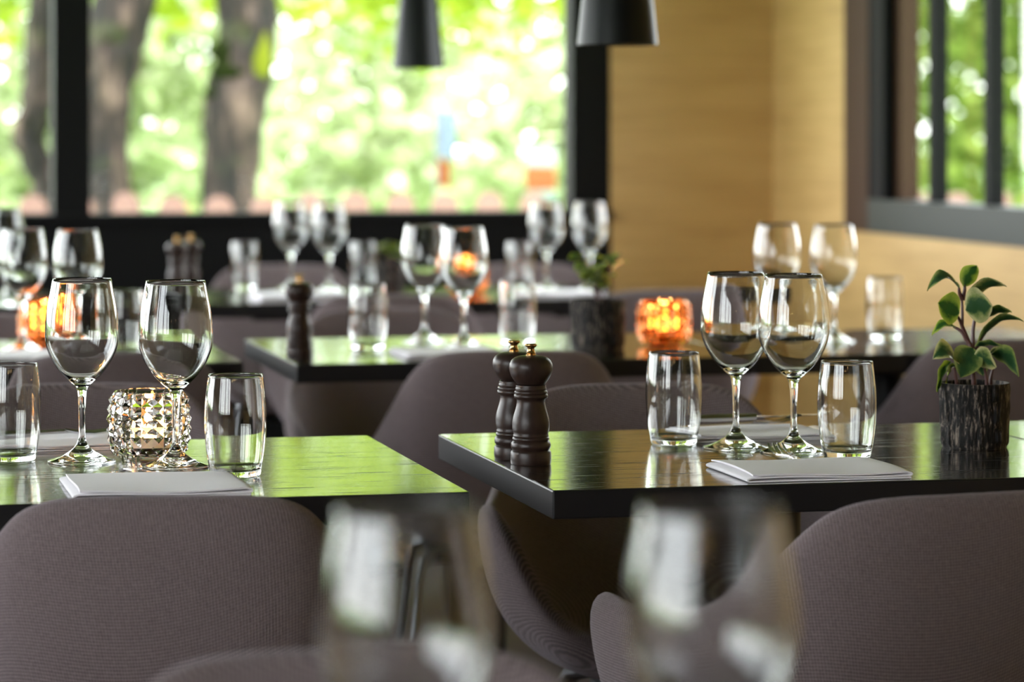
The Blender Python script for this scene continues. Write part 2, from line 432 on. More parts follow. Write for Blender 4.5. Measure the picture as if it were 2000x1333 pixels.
def along(nl, u, v=0): return (nl[0] + u * CU - v * SU, nl[1] + u * SU + v * CU)
T2 = (.0501, 3.713); T1 = along((-.0514, 3.700), -.80)
T2B = along(T2, .8025)
T3 = (-.406, 5.69); T4 = along(T3, .9025); T5 = along((-.512, 5.757), -.80)
T6 = (-.83, 7.62); T7 = along(T6, .8025); T8 = along(T6, -.91)
T0 = (-.30, 1.30)
table(T2, 'black oak table with two wood pepper mills at its corner')
table(T1, 'black oak table with the clear faceted candle holder, reflecting bright green')
table(T2B, 'black oak table joined to the right of the potted plant table, mostly out of frame')
table(T3, 'black oak table in the second row with black ribbed plant pot', .90)
table(T4, 'black oak table in the second row against the spruce wall, two tall glasses on it')
table(T5, 'black oak table in the second row at the left edge, glowing candle on it')
table(T6, 'black oak table in the last row under the small hanging lamp')
table(T7, 'black oak table in the last row before the black window post')
table(T8, 'black oak table in the last row at the left picture edge')
table(T0, 'black oak table nearest the camera, under the two blurred glasses')

# ------------------------------------------------------------------ chairs
RIM_ARM = [(0, -.262, .785), (.07, -.260, .785), (.13, -.250, .783), (.172, -.232, .770), (.200, -.205, .738), (.222, -.172, .694),
            (.243, -.125, .650), (.265, -.065, .626), (.285, .0, .620), (.298, .06, .632), (.300, .105, .640), (.292, .142, .624),
            (.272, .168, .59), (.245, .188, .53), (.215, .205, .478), (.165, .225, .452), (.085, .240, .440), (0, .245, .438)]
RIM_TUB = [(0, -.262, .785), (.07, -.26, .785), (.13, -.25, .782), (.168, -.232, .765), (.192, -.205, .73), (.210, -.172, .685), (.225, -.125, .64), (.237, -.065, .605),
           (.245, 0, .585), (.247, .06, .572), (.244, .105, .56), (.238, .142, .545), (.230, .168, .52), (.215, .188, .49), (.195, .205, .468), (.155, .225, .452), (.085, .24, .44), (0, .245, .438)]
def chair_shell(half):
    left = [(-x, y, z) for x, y, z in half[1:-1]][::-1]
    rim = half + left
    n = len(rim); verts, faces, uvs = [], [], []
    C = Vector((0, .03, .378)); rows = 9
    acc = 0; us = []
    for i, r in enumerate(rim):
        us.append(acc); acc += (Vector(rim[(i + 1) % n]) - Vector(r)).length
    for j in range(rows):
        t = j / rows
        for i, r in enumerate(rim):
            T = Vector(r); h = (T.z - .438) / .347
            K = Vector((T.x * 1.0, T.y * (.96 - .16 * max(0, h)), .325 + .05 * (1 - h)))
            p = T * (1 - t) ** 2 + K * 2 * t * (1 - t) + C * t * t
            verts.append(p); uvs.append((us[i] if i < n // 2 + 1 else us[i], T.z + (1 - t) * .0 - t * .55 - T.z + .9))
    verts.append(C); uvs.append((0, .35))
    for j in range(rows - 1):
        for i in range(n):
            k = (i + 1) % n
            faces.append((j * n + i, j * n + k, (j + 1) * n + k, (j + 1) * n + i))
    for i in range(n): faces.append(((rows - 1) * n + i, (rows - 1) * n + (i + 1) % n, len(verts) - 1))
    # box-style uv in metres, angle round the shell by depth down it
    uvs = []
    for p in verts:
        a = math.atan2(p.x, -(p.y - .05)); uvs.append((a * .27, p.z * 1.0 + (p.y if p.z < .47 else 0)))
    me = meshof('shell', verts, faces, M_FABRIC, True, None, uvs)
    o = place('tmp', me)
    so = o.modifiers.new('s', 'SOLIDIFY'); so.thickness = .034; so.offset = 0
    su = o.modifiers.new('u', 'SUBSURF'); su.levels = su.render_levels = 2
    dg = bpy.context.evaluated_depsgraph_get(); ev = bpy.data.meshes.new_from_object(o.evaluated_get(dg))
    bpy.data.objects.remove(o); ev.name = 'shell'
    return ev
SHELL, SHELL_TUB = chair_shell(RIM_ARM), chair_shell(RIM_TUB)
LEGM = []
for sx_, sy_ in ((1, 1), (-1, 1), (1, -1), (-1, -1)):
    LEGM.append(MB().tube([(sx_ * .10, sy_ * .09 + .01, .350), (sx_ * .135, sy_ * .12 + .01, .340), (sx_ * .150, sy_ * .135, .31), (sx_ * .195, sy_ * .185, 0)], [.012, .012, .012, .010], 10).build('leg', M_LEGS))
SUPPORT = MB().box((-.11, -.09, .336), (.11, .11, .352), .004).build('seat_support', M_BLACKMETAL, False)
def chair(x, y, rz, label, shell=None):
    c = thing('shell_chair', label, 'chair', (x, y, 0), radians(rz), 'upholstered shell chairs round the tables')
    place('shell', shell or SHELL_TUB, c)
    for m_ in LEGM: place('leg', m_, c)
    place('seat_support', SUPPORT, c)
    return c
chair(-.420, 3.665, 6, 'mauve grey knit chair with its broad back to us before the left green table')
chair(.43, 3.675, 22, 'mauve grey knit armchair turned aslant, its back below the plant pot', SHELL)
chair(.243, 4.655, 190, 'mauve grey knit chair facing us behind the water glass and mills table', SHELL)
chair(-.66, 4.66, 186, 'mauve grey knit chair facing us behind the clear faceted candle holder')
chair(-.035, 5.89, 8, 'mauve grey knit chair seen between the two front tables behind the mills')
chair(-.79, 5.83, 13, 'mauve grey knit chair whose top edge shows behind the two left wine glasses')
chair(.94, 6.19, 10, 'mauve grey knit chair behind the green potted plant')
chair(-.25, 6.72, 190, 'dark chair facing us behind the second-row table with the two wine glasses')
chair(-1.12, 6.5, 188, 'dark chair behind the glowing candle at the left edge')
chair(-.33, 7.80, 8, 'dark chair behind the lone black mill in the second row', SHELL)
chair(.37, 8.0, 10, 'dark chair behind the orange glowing candle at the spruce wall', SHELL)
chair(-.66, 8.92, 190, 'chair facing us below the long window, behind the left pair of far wine glasses', SHELL)
chair(.08, 9.0, 190, 'chair facing us below the long window, beside the black window post', SHELL)
chair(-.095, 2.15, 187, 'blurred chair top edge low in front, nearest the camera')

# ------------------------------------------------------------------ glassware
GP = [(0, .0006), (.030, .0006), (.0440, 0), (.0457, .0012), (.0450, .0026), (.038, .0046), (.028, .0080), (.0195, .0125), (.0125, .0175), (.0078, .0235), (.0052, .031),
      (.0043, .045), (.0043, .065), (.0052, .083), (.0064, .094), (.0092, .1015), (.0172, .1085), (.0277, .1185), (.0386, .134), (.0462, .151), (.0489, .168),
      (.0484, .188), (.0456, .210), (.0418, .229), (.0390, .2445)]
GI = [(.0381, .2443), (.0408, .229), (.0445, .210), (.0472, .188), (.0476, .168), (.0448, .1518), (.0370, .1355), (.0262, .1212), (.0150, .1125), (.0060, .1095), (0, .1088)]
def glass_parts():
    def dens(P, m): return [(v.x, v.y) for v in spline([(a, b, 0) for a, b in P], m)]
    foot = GP[:10]; stem = GP[9:16]
    bowl_o = dens(GP[15:], 26); bowl_i = dens(GI, 24); bowl_i[-1] = (0, bowl_i[-1][1])
    rim = [(.03885, .24485), (.0384, .24485)]
    fo = [foot[0], foot[1]] + dens(foot[1:], 22)[1:]
    st = dens(stem, 16); st[0] = fo[-1]; bowl_o[0] = st[-1]
    bowl = bowl_o[:-1] + rim + bowl_i
    return [(nm, MB().lathe(p, 56).build(nm, M_GLASS, True, None)) for nm, p in (('foot', fo), ('stem', st), ('bowl', bowl))]
GLASSP = glass_parts()
def wine(px, Z, label, sc=None):
    x = (px - 1000) / F * Z
    g = thing('wine_glass', label, 'wine glass', (x, Z, .7502), random.random(), 'empty wine glasses set on the tables', scale=sc)
    for nm, me in GLASSP: place(nm, me, g)
TP = [(0, .0012), (.026, .0012), (.0300, 0), (.0320, .0020), (.0345, .014), (.0378, .035), (.0396, .058), (.0400, .074), (.0390, .095), (.0368, .116), (.0352, .1290)]
TI = [(.0336, .1290), (.0352, .116), (.0374, .095), (.0383, .074), (.0378, .058), (.0358, .035), (.0322, .0125), (.025, .0080), (0, .0070)]
def tum_mesh():
    def dens(P, m): return [(v.x, v.y) for v in spline([(a, b, 0) for a, b in P], m)]
    o = TP[:2] + dens(TP[2:], 24); i = dens(TI, 24); i[-1] = (0, TI[-1][1])
    return MB().lathe(o + [(.0348, .1300), (.0340, .1300)] + i, 56).build('tumbler', M_GLASS, True, None)
TUM = tum_mesh()
def tumbler(px, Z, label):
    thing('water_tumbler', label, 'glass', ((px - 1000) / F * Z, Z, .7502), random.random(), 'water tumblers on the tables', me=TUM)

wine(160, 4.03, 'wine glass left of the faceted candle holder')
wine(343, 3.974, 'wine glass whose stem stands in front of the faceted candle holder')
wine(1437, 4.203, 'left of the two wine glasses on the table with the mills')
wine(1550, 4.150, 'right of the two wine glasses on the table with the mills, beside the fork')
wine(829, 6.30, 'left of the two blurred wine glasses on the second-row table behind the mills')
wine(906, 6.15, 'blurred second-row wine glass with an orange candle glow behind its bowl')
wine(1518, 6.35, 'blurred wine glass left of two against the spruce wall')
wine(1628, 6.30, 'blurred wine glass right of two against the spruce wall, near the brown casing')
wine(45, 6.05, 'blurred wine glass at the left edge in front of the glowing candle')
wine(152, 5.98, 'blurred wine glass directly behind the left sharp wine glass')
wine(568, 8.30, 'far wine glass left of two under the long window')
wine(643, 8.22, 'far wine glass right of two under the long window')
wine(1067, 8.30, 'far wine glass in front of the long window\'s right end')
wine(1152, 8.25, 'far wine glass in front of the black window post')
wine(8, 7.55, 'far wine glass cut by the left picture edge')
wine(795, 1.66, 'large blurred wine glass closest to the camera, left of two', .97)
wine(1388, 1.67, 'large blurred wine glass closest to the camera, right of two', .97)
tumbler(460, 3.869, 'water tumbler on the green reflecting table, right of the candle holder')
tumbler(22, 4.048, 'water tumbler cut by the left picture edge')
tumbler(1316, 4.257, 'water tumbler on the table with the mills, left of the wine glasses')
tumbler(1654, 4.092, 'water tumbler between the right wine glass and the potted plant')
tumbler(719, 6.10, 'blurred water tumbler on the second row, right of the lone black mill')
tumbler(1010, 6.25, 'blurred water tumbler on the second row, left of the dark plant pot')
tumbler(1728, 6.40, 'blurred water tumbler before the spruce wall, left of the green plant')
tumbler(243, 5.90, 'blurred water tumbler between the two sharp left wine glasses')
tumbler(478, 8.40, 'far water tumbler left of the far wine glass pair')
tumbler(710, 8.40, 'far water tumbler right of the far wine glass pair')
tumbler(1015, 8.40, 'far water tumbler left of the far glass at the window\'s right end')

# ------------------------------------------------------------------ mills
def mill_parts():
    s = 1 / 4908
    def P(L): return [(a * s, (962 - y) * s) for a, y in L]
    base = P([(0, 962), (128, 962), (131, 955), (133, 930), (132, 885), (127, 874), (120, 869), (121, 864), (128, 856), (130.5, 842), (128, 824), (122, 813), (116, 808),
              (119, 803), (121, 796), (119, 788), (114, 783), (116, 778), (116, 772), (112, 766), (116, 752), (121, 730), (122.5, 705), (121, 680), (114, 648), (104, 615), (96, 585), (92, 560), (92, 542),
              (98, 535), (108, 530), (111, 519), (109, 508), (104, 504), (107, 498), (108, 490), (104, 483), (99, 480), (101, 474), (101, 466), (97, 460), (98, 455), (97, 448), (88, 444), (0, 444)])
    head = P([(0, 443), (86, 443), (95, 438), (112, 415), (128, 390), (138, 362), (142, 335), (139, 308), (126, 284), (106, 268), (80, 259), (50, 255), (34, 253), (0, 253)])
    knob = P([(0, 254), (33, 254), (33, 246), (27, 242), (30, 236), (26, 230), (22, 215), (24, 205), (34, 198), (40, 191), (39, 184), (30, 179), (0, 177)])
    return [('body', MB().lathe(base, 48).build('body', M_MILL, True, 50)), ('head', MB().lathe(head, 48).build('head', M_MILL, True, 50)),
            ('knob', MB().lathe(knob, 32).build('knob', M_BRASS, True, 50))]
MILLP = mill_parts()
def mill(px, Z, label):
    g = thing('pepper_mill', label, 'mill', ((px - 1000) / F * Z, Z, .7502), 0, 'turned dark wood mills on the table corners')
    for nm, me in MILLP: place(nm, me, g)
mill(1037, 4.004, 'front mill of the sharp pair, turned dark brown wood with brass knob')
mill(1004, 4.068, 'rear mill of the sharp pair, half hidden by the front one')
mill(585, 5.90, 'lone blurred black mill on the corner of the second-row table')
mill(346, 7.97, 'left blurred mill of the pair before the black window wall')
mill(372, 8.08, 'right blurred mill of the pair before the black window wall')

# ------------------------------------------------------------------ candle holders
def holder_mesh(mat, spike):
    n = 22; zs = [.006, .020, .034, .048, .062, .075, .087]
    def R(z): return .0405 + .0135 * math.sqrt(max(0, 1 - ((z - .047) / .052) ** 2)) - (.0 if z > .02 else (.02 - z) * .25)
    v, f = [], []
    rows = []
    for j, z in enumerate(zs):
        r = R(z); rows.append(list(range(len(v), len(v) + n)))
        v += [(r * cos(2 * pi * i / n), r * sin(2 * pi * i / n), z) for i in range(n)]
    for j in range(len(zs) - 1):
        zm = (zs[j] + zs[j + 1]) / 2; r = R(zm) + spike
        for i in range(n):
            k = (i + 1) % n; a = 2 * pi * (i + .5) / n; c = len(v); v.append((r * cos(a), r * sin(a), zm))
            q = [rows[j][i], rows[j][k], rows[j + 1][k], rows[j + 1][i]]
            for e in range(4): f.append((q[e], q[(e + 1) % 4], c))
    mb = MB().add(v, f)
    # smooth rim, inside and base
    k = len(mb.v)
    inner = [(R(.087), .087), (.0468, .0905), (.0455, .0925), (.0438, .0915), (.0450, .085), (.0495, .065), (.0505, .050), (.0485, .034), (.041, .020), (.030, .0135), (0, .0125)]
    ring = None
    n0 = len(mb.v)
    vv, ff = [], []
    prev = rows[-1]
    for r, z in inner[1:]:
        if r == 0:
            mb.v.append(Vector((0, 0, z))); c = len(mb.v) - 1
            for i in range(n): mb.f.append((prev[i], prev[(i + 1) % n], c))
        else:
            cur = list(range(len(mb.v), len(mb.v) + n)); mb.v += [Vector((r * cos(2 * pi * i / n), r * sin(2 * pi * i / n), z)) for i in range(n)]
            for i in range(n): mb.f.append((prev[i], prev[(i + 1) % n], cur[(i + 1) % n], cur[i]))
            prev = cur
    prev = rows[0]
    for r, z in ((.034, .001), (.031, 0), (0, .001)):
        if r == 0:
            mb.v.append(Vector((0, 0, z))); c = len(mb.v) - 1
            for i in range(n): mb.f.append((prev[(i + 1) % n], prev[i], c))
        else:
            cur = list(range(len(mb.v), len(mb.v) + n)); mb.v += [Vector((r * cos(2 * pi * i / n), r * sin(2 * pi * i / n), z)) for i in range(n)]
            for i in range(n): mb.f.append((prev[(i + 1) % n], prev[i], cur[i], cur[(i + 1) % n]))
            prev = cur
    return mb.build('faceted_bowl', mat, True, 12)
HOLD = {'clear': holder_mesh(M_CRYSTAL, .0034), 'glow_tint': holder_mesh(M_GLOWTINT, .0050)}
CUP = MB().lathe([(0, .0130), (.026, .0130), (.0265, .0290), (.0255, .0290), (.0250, .0245), (0, .0245)], 28).build('cup', M_WAX)
WAX = MB().lathe([(.0249, .0246), (.0245, .0262), (.004, .0258), (0, .0258)], 28).build('wax', M_WAX)
WICK = MB().tube([(0, 0, .0255), (.0004, 0, .0320)], .0006, 6).build('wick', M_WICK)
FLAME = MB().lathe([(0, .0300), (.0040, .0335), (.0066, .0400), (.0062, .0475), (.0038, .0560), (.0013, .0640), (0, .0680)], 16).build('flame', M_FLAME)
def candle(px, Z, kind, label):
    x = (px - 1000) / F * Z
    g = thing('candle_holder', label, 'candle holder', (x, Z, .7502), .07, 'faceted glass candle holders', me=HOLD[kind])
    t = thing('tealight', 'lit tealight burning inside ' + label, 'candle', (x, Z, .7502), 0, 'lit tealights')
    for nm, me in (('cup', CUP), ('wax', WAX), ('wick', WICK), ('flame', FLAME)): place(nm, me, t)
    ld = bpy.data.lights.new('flame_light', 'POINT'); ld.energy = .9; ld.color = (1, .55, .22); ld.shadow_soft_size = .006
    lo = bpy.data.objects.new('flame_light', ld); COL.objects.link(lo); lo.location = (x, Z, .7502 + .076)
candle(291, 4.06, 'clear', 'the sharp clear faceted bowl behind the left wine glasses')
candle(1297, 6.20, 'glow_tint', 'the orange glowing bowl before the spruce wall')
candle(88, 6.22, 'glow_tint', 'the glowing bowl at the left edge behind the wine glass')
candle(912, 8.15, 'glow_tint', 'the far glowing bowl seen through a second-row wine glass')

# ------------------------------------------------------------------ napkins and cutlery
def napkin_mesh(wu, dv, seed, layers=4):
    rnd = random.Random(seed); t = .0022; gap = .0040
    path = []; z = t / 2 + .0004
    for L_ in range(layers):
        xs = [wu * k / 8 for k in range(9)]
        inset = [.0, .004, .010, .004][L_ % 4]
        seg = [(inset * (1 if L_ % 2 else .5) + x * (1 - inset * 1.2 / wu), z + (.0012 * sin(x * 21 + L_) if L_ else 0)) for x in xs]
        if L_ % 2 == 0: seg = seg[::-1]
        path += seg
        if L_ < layers - 1:
            x_e, z_e = seg[-1]; d = -1 if L_ % 2 == 0 else 1
            path += [(x_e + d * gap * .42, z_e + gap * .25), (x_e + d * gap * .5, z_e + gap * .55), (x_e + d * gap * .3, z_e + gap * .85)]
        z += gap
    n = len(path); loop = []
    for side in (1, -1):
        rng = range(n) if side == 1 else range(n - 1, -1, -1)
        for i in rng:
            a = path[max(i - 1, 0)]; b = path[min(i + 1, n - 1)]
            dx, dz = b[0] - a[0], b[1] - a[1]; l = math.hypot(dx, dz) or 1
            loop.append((path[i][0] - dz / l * t / 2 * side, path[i][1] + dx / l * t / 2 * side))
    S = 12; v, f = [], []; m = len(loop)
    ph = rnd.random() * 6
    for k in range(S):
        y = dv * k / (S - 1)
        sag = 1 - .18 * max(0, (y / dv - .8) * 5) - .12 * max(0, (.12 - y / dv) * 8)
        for x, zz in loop:
            hf = zz / .02
            v.append((x + .0018 * hf * sin(y * 30 + ph), y + .002 * hf * sin(x * 26 + ph), max(.0002, zz * sag * (1 + .10 * sin(x * 33 + y * 17 + ph)))))
    for k in range(S - 1):
        for i in range(m):
            j = (i + 1) % m; f.append((k * m + i, k * m + j, (k + 1) * m + j, (k + 1) * m + i))
    for i in range(n - 1):
        a, b, c, d = i, i + 1, m - 2 - i, m - 1 - i
        f.append((a, d, c, b)); o = (S - 1) * m; f.append((o + a, o + b, o + c, o + d))
    return meshof('napkin', v, f, M_LINEN, True, 50)
def napkin(x, y, rz, wu, dv, seed, label, layers=4):
    thing('napkin', label, 'napkin', (x, y, .7502), radians(rz), 'folded white napkins', me=napkin_mesh(wu, dv, seed, layers))

def fork_mesh():
    mb = MB()
    def strip(pts, th):                      # pts: (y, halfwidth, z, x centre)
        v, f = [], []
        for y, w, z, xc in pts: v += [(xc - w, y, z), (xc + w, y, z), (xc + w, y, z - th), (xc - w, y, z - th)]
        for i in range(len(pts) - 1):
            for k in range(4): f.append((i * 4 + k, i * 4 + (k + 1) % 4, (i + 1) * 4 + (k + 1) % 4, (i + 1) * 4 + k))
        f += [(3, 2, 1, 0), tuple(range(len(v) - 4, len(v)))]
        mb.add(v, f)
    strip([(0, .005, .0035, 0), (.012, .0085, .003, 0), (.05, .0065, .003, 0), (.09, .0042, .0035, 0), (.118, .0036, .0045, 0), (.130, .0075, .0046, 0), (.138, .0118, .0042, 0), (.150, .0125, .0036, 0)], .0020)
    for k in range(4):
        xc = (k - 1.5) * .0066
        strip([(.148, .0026, .0038, xc), (.165, .0021, .0042, xc), (.182, .0019, .0075, xc), (.196, .0011, .0135, xc)], .0017)
    return mb.build('fork', M_STEEL, True, 40)
FORK = fork_mesh()
def spoonish():
    mb = MB(); v = []; n = 12
    mb.tube([(0, 0, .003), (0, .03, .003), (0, .09, .005), (0, .125, .006)], [.0045, .0048, .0032, .0030], 8)
    L_ = [(.120, .004, .006), (.130, .010, .004), (.145, .016, .002), (.160, .018, .0015), (.175, .0145, .003), (.186, .006, .0055), (.189, .001, .007)]
    vv, ff = [], []
    for y, w, z in L_:
        for k in range(5):
            a = (k - 2) / 2; vv.append((a * w, y, z + .004 * a * a))
    for i in range(len(L_) - 1):
        for k in range(4): ff.append((i * 5 + k, i * 5 + k + 1, (i + 1) * 5 + k + 1, (i + 1) * 5 + k))
    mb.add(vv, ff); k0 = len(vv)
    mb.add([Vector(p) - Vector((0, 0, .0012)) for p in vv], [tuple(reversed(q)) for q in ff])
    return mb.build('spoon', M_STEEL, True, 60)
SPOON = spoonish()
def knife_mesh():
    mb = MB()
    mb.tube([(0, 0, .005), (0, .04, .005), (0, .10, .005)], [.0045, .0055, .0042], 8)
    v = []; f = []
    P_ = [(.098, -.004, .005), (.11, -.006, .010), (.17, -.006, .011), (.205, -.006, .006), (.212, -.005, -.003)]
    for y, a, b in P_: v += [(a, y, .0058), (b, y, .0058), (b, y, .0044), (a, y, .0044)]
    for i in range(len(P_) - 1):
        for k in range(4): f.append((i * 4 + k, i * 4 + (k + 1) % 4, (i + 1) * 4 + (k + 1) % 4, (i + 1) * 4 + k))
    f += [(3, 2, 1, 0), tuple(range(len(v) - 4, len(v)))]
    mb.add(v, f); return mb.build('knife', M_STEEL, True, 40)
KNIFE = knife_mesh()

napkin(-.5225, 3.612, 13, .212, .205, 1, 'folded white napkin on the green reflecting table before the candle holder', 3)
napkin(.298, 3.790, 13, .215, .180, 2, 'folded white napkin in front of the wine glasses on the mills table', 3)
napkin(.262, 4.268, 13, .200, .165, 3, 'white napkin behind the wine glasses on the mills table', 3)
napkin(-.728, 4.135, 13, .200, .19, 4, 'white napkin at the far side between the left tumbler and the candle holder', 3)
napkin(-.20, 5.80, 13, .20, .20, 5, 'blurred white napkin at the near edge of the second-row table', 3)
napkin(-1.06, 5.72, 13, .20, .20, 6, 'blurred white napkin on the second-row table at the left edge', 3)
napkin(-.64, 7.70, 13, .22, .24, 7, 'far white napkin under the pair of far wine glasses', 5)
napkin(.05, 7.86, 13, .20, .24, 8, 'far white napkin left of the dark plant pot', 4)
cut = 'cutlery tucked in the napkins'
def cutlery(me, name, x, y, z, rz, label, tilt=0):
    thing(name, label, name, (x, y, z), 0, cut, me=me, rot=(radians(tilt), 0, radians(rz)))
cutlery(FORK, 'fork', -.462, 3.757, .7535, 11, 'fork sticking out of the napkin in front of the candle holder')
cutlery(FORK, 'fork', .395, 3.915, .7545, 11, 'fork sticking out of the near napkin before the right wine glass')
cutlery(FORK, 'fork', .235, 4.330, .766, -68, 'fork lying on the far napkin behind the wine glasses')
cutlery(KNIFE, 'knife', .262, 4.392, .768, -72, 'knife lying across the far napkin behind the wine glasses')
cutlery(SPOON, 'spoon', -.745, 4.215, .764, -78, 'spoon lying on the napkin behind the left wine glass')

# ------------------------------------------------------------------ potted plants
def pot_mesh():
    n = 96; rnd = random.Random(3); v, f = [], []
    R0, H = .0485, .090
    rows = 14; rel = [[0] * n for _ in range(rows)]
    ridge = [rnd.uniform(-.0005, .0018) * (1 if i % 2 else -1) for i in range(n)]
    for j in range(rows):
        for i in range(n): rel[j][i] = (ridge[(i + (j // 5)) % n] + rnd.uniform(-.0004, .0004)) * (.2 if j in (0, rows - 1) else 1)
    for j in range(rows):
        z = H * j / (rows - 1); r0 = R0 - .0025 * (1 - j / (rows - 1)) - (.002 if j == 0 else 0)
        for i in range(n):
            a = 2 * pi * i / n; r = r0 + rel[j][i]; v.append((r * cos(a), r * sin(a), z))
    for j in range(rows - 1):
        for i in range(n):
            k = (i + 1) % n; f.append((j * n + i, j * n + k, (j + 1) * n + k, (j + 1) * n + i))
    b = len(v)
    for r, z in ((.0450, H), (.0440, H - .012)): v += [(r * cos(2 * pi * i / n), r * sin(2 * pi * i / n), z) for i in range(n)]
    for i in range(n):
        k = (i + 1) % n
        f.append(((rows - 1) * n + i, (rows - 1) * n + k, b + k, b + i)); f.append((b + i, b + k, b + n + k, b + n + i))
    f.append(tuple(reversed(range(n))))
    return meshof('pot', v, f, M_POT, True, 60)
POT = pot_mesh()
SOIL = MB().lathe([(.0442, .079), (.03, .081), (0, .082)], 32).build('soil', M_SOIL)

def leaf_mesh(base, tip, width, droop, roll, mat, cup=.18, blunt=1.0):
    base, tip = Vector(base), Vector(tip); n = 12; m = 7; v, f, uv = [], [], []
    d = tip - base; Lh = d.length; d.normalize()
    side = d.cross(Vector((0, 0, 1)));
    if side.length < .1: side = Vector((1, 0, 0))
    side.normalize(); up = side.cross(d).normalized()
    side, up = (side * cos(roll) + up * sin(roll)), (up * cos(roll) - side * sin(roll))
    for i in range(n):
        t = i / (n - 1)
        w = width / 2 * (sin(pi * min(1, t ** (.80 / blunt)))) ** .72 if 0 < t < 1 else (0.0012 if t == 0 else .0004)
        c = base + d * Lh * t + Vector((0, 0, 1)) * (droop * 4 * t * (1 - t)) + up * (.0)
        for k in range(m):
            s = (k - (m - 1) / 2) / ((m - 1) / 2)
            v.append(c + side * w * s + up * (cup * w * abs(s) ** 1.6 + .0010 * sin(t * 14 + k))); uv.append((s * (.55 + .45 * abs(2 * t - 1) ** 3), t))
    for i in range(n - 1):
        for k in range(m - 1): f.append((i * m + k, i * m + k + 1, (i + 1) * m + k + 1, (i + 1) * m + k))
    k0 = len(v); v2 = [p - up * .0007 for p in v]
    f2 = [tuple(q + k0 for q in reversed(g)) for g in f]
    return meshof('leaf', v + v2, f + f2, mat, True, None, uv + uv)

# main plant: leaf base and tip given as (column, row) of the photograph at the plant's own distance, plus a depth offset
PZ0 = 4.223; PX0 = (1903 - 1000) / F * PZ0
def pp(px, py, dy=0.0):
    Z = PZ0 + dy; return ((px - 1000) / F * Z - PX0, dy, CAMZ - (py - HY) / F * Z - .7502)
plant = thing('potted_plant', 'green and cream leaved plant in a black ribbed pot on the right table', 'plant', (PX0, PZ0, .7502), 0, 'potted plants on the tables')
place('pot', POT, plant); place('soil', SOIL, plant)
stems = [[(1903, 768, 0), (1900, 720, -.004), (1895, 672, 0), (1880, 640, .0), (1880, 610, 0), (1878, 575, .0)],
         [(1893, 672, .0), (1884, 650, 0), (1874, 625, -.002), (1866, 613, -.004)],
         [(1888, 665, .0), (1878, 648, 0), (1862, 638, .004)],
         [(1901, 700, .0), (1900, 650, .006), (1905, 615, .004), (1903, 590, .0)],
         [(1870, 768, -.006), (1868, 745, -.01), (1864, 718, -.012)],
         [(1880, 586, 0), (1884, 568, .004), (1884, 556, .004)], [(1880, 586, 0), (1874, 572, -.002), (1873, 562, -.002)],
         [(1905, 690, .004), (1912, 668, .008), (1925, 650, .01)],
         [(1928, 768, -.004), (1927, 742, -.006), (1923, 720, -.008)], [(1934, 768, .01), (1935, 742, .006), (1940, 716, .004)]]
for q in stems:
    P_ = spline([pp(*a) for a in q], 9)
    place('stem', MB().tube(P_, [.0034 - .0018 * k / 8 for k in range(9)], 8).build('stem', M_STEM), plant)
leafdef = [  # base, tip, width, droop, roll, material, cup
    ((1882, 560, .004), (1908, 519, .0), .022, .004, 1.2, 0, .2),
    ((1875, 565, .0), (1811, 568, -.01), .026, .018, .35, 2, .3),
    ((1884, 596, .0), (1966, 560, -.01), .030, .014, .5, 1, .2),
    ((1874, 612, -.006), (1832, 592, -.014), .042, .000, 1.15, 0, .12),
    ((1886, 606, -.004), (1938, 598, -.024), .044, .004, 1.25, 1, .1),
    ((1918, 622, .01), (1976, 610, .006), .020, .006, .6, 2, .2),
    ((1866, 640, .0), (1820, 655, -.006), .015, .010, .5, 0, .25),
    ((1909, 668, .004), (1999, 628, .0), .021, .016, .5, 2, .25),
    ((1904, 676, .0), (1958, 676, -.012), .018, .003, .4, 2, .2),
    ((1900, 680, -.006), (1876, 738, -.028), .036, .004, .9, 2, .15),
    ((1870, 712, -.012), (1822, 702, -.03), .034, .014, .7, 1, .3),
    ((1856, 706, -.01), (1830, 766, -.02), .026, .006, -.9, 0, .2),
    ((1866, 716, .0), (1848, 750, -.01), .022, .008, -.8, 0, .2),
    ((1902, 696, -.006), (1946, 718, -.026), .034, .004, .95, 1, .12),
    ((1936, 692, .004), (1990, 736, -.012), .036, .012, .8, 2, .2),
    ((1930, 690, .01), (1968, 700, .012), .020, .006, .5, 1, .2),
    ((1906, 700, .012), (1920, 735, .02), .028, .006, .4, 2, .2),
]
for b_, t_, w_, dr, ro, mi, cu in leafdef:
    place('leaf', leaf_mesh(pp(*b_), pp(*t_), w_ * 1.22, dr, ro, LEAVES[mi], cu), plant)

def small_plant(px, Z, label, h, seed, scale=1.0, nleaf=34):
    rnd = random.Random(seed)
    g = thing('potted_plant', label, 'plant', ((px - 1000) / F * Z, Z, .7502), 0, 'potted plants on the tables', scale=scale)
    place('pot', POT, g); place('soil', SOIL, g)
    for s in range(7):
        a = rnd.uniform(0, 2 * pi); lean = rnd.uniform(.01, .045); hh = h * rnd.uniform(.5, 1)
        tip = Vector((lean * cos(a), lean * sin(a), .082 + hh)); P_ = [Vector((rnd.uniform(-.02, .02), rnd.uniform(-.02, .02), .075)), Vector((tip.x * .4, tip.y * .4, .08 + hh * .5)), tip]
        place('stem', MB().tube(P_, .0012, 5).build('stem', M_STEM), g)
        for k in range(nleaf // 7):
            t = .35 + .65 * k / (nleaf // 7); b_ = P_[1].lerp(tip, t); a2 = rnd.uniform(0, 2 * pi); l = rnd.uniform(.026, .046)
            place('leaf', leaf_mesh(b_, b_ + Vector((l * cos(a2), l * sin(a2), rnd.uniform(-.014, .014))), .024, .004, .3, LEAVES[rnd.choice((0, 2, 0))], .2), g)
small_plant(1168, 6.10, 'blurred small-leaved plant in a black pot on the second-row table', .092, 11, 1.12)
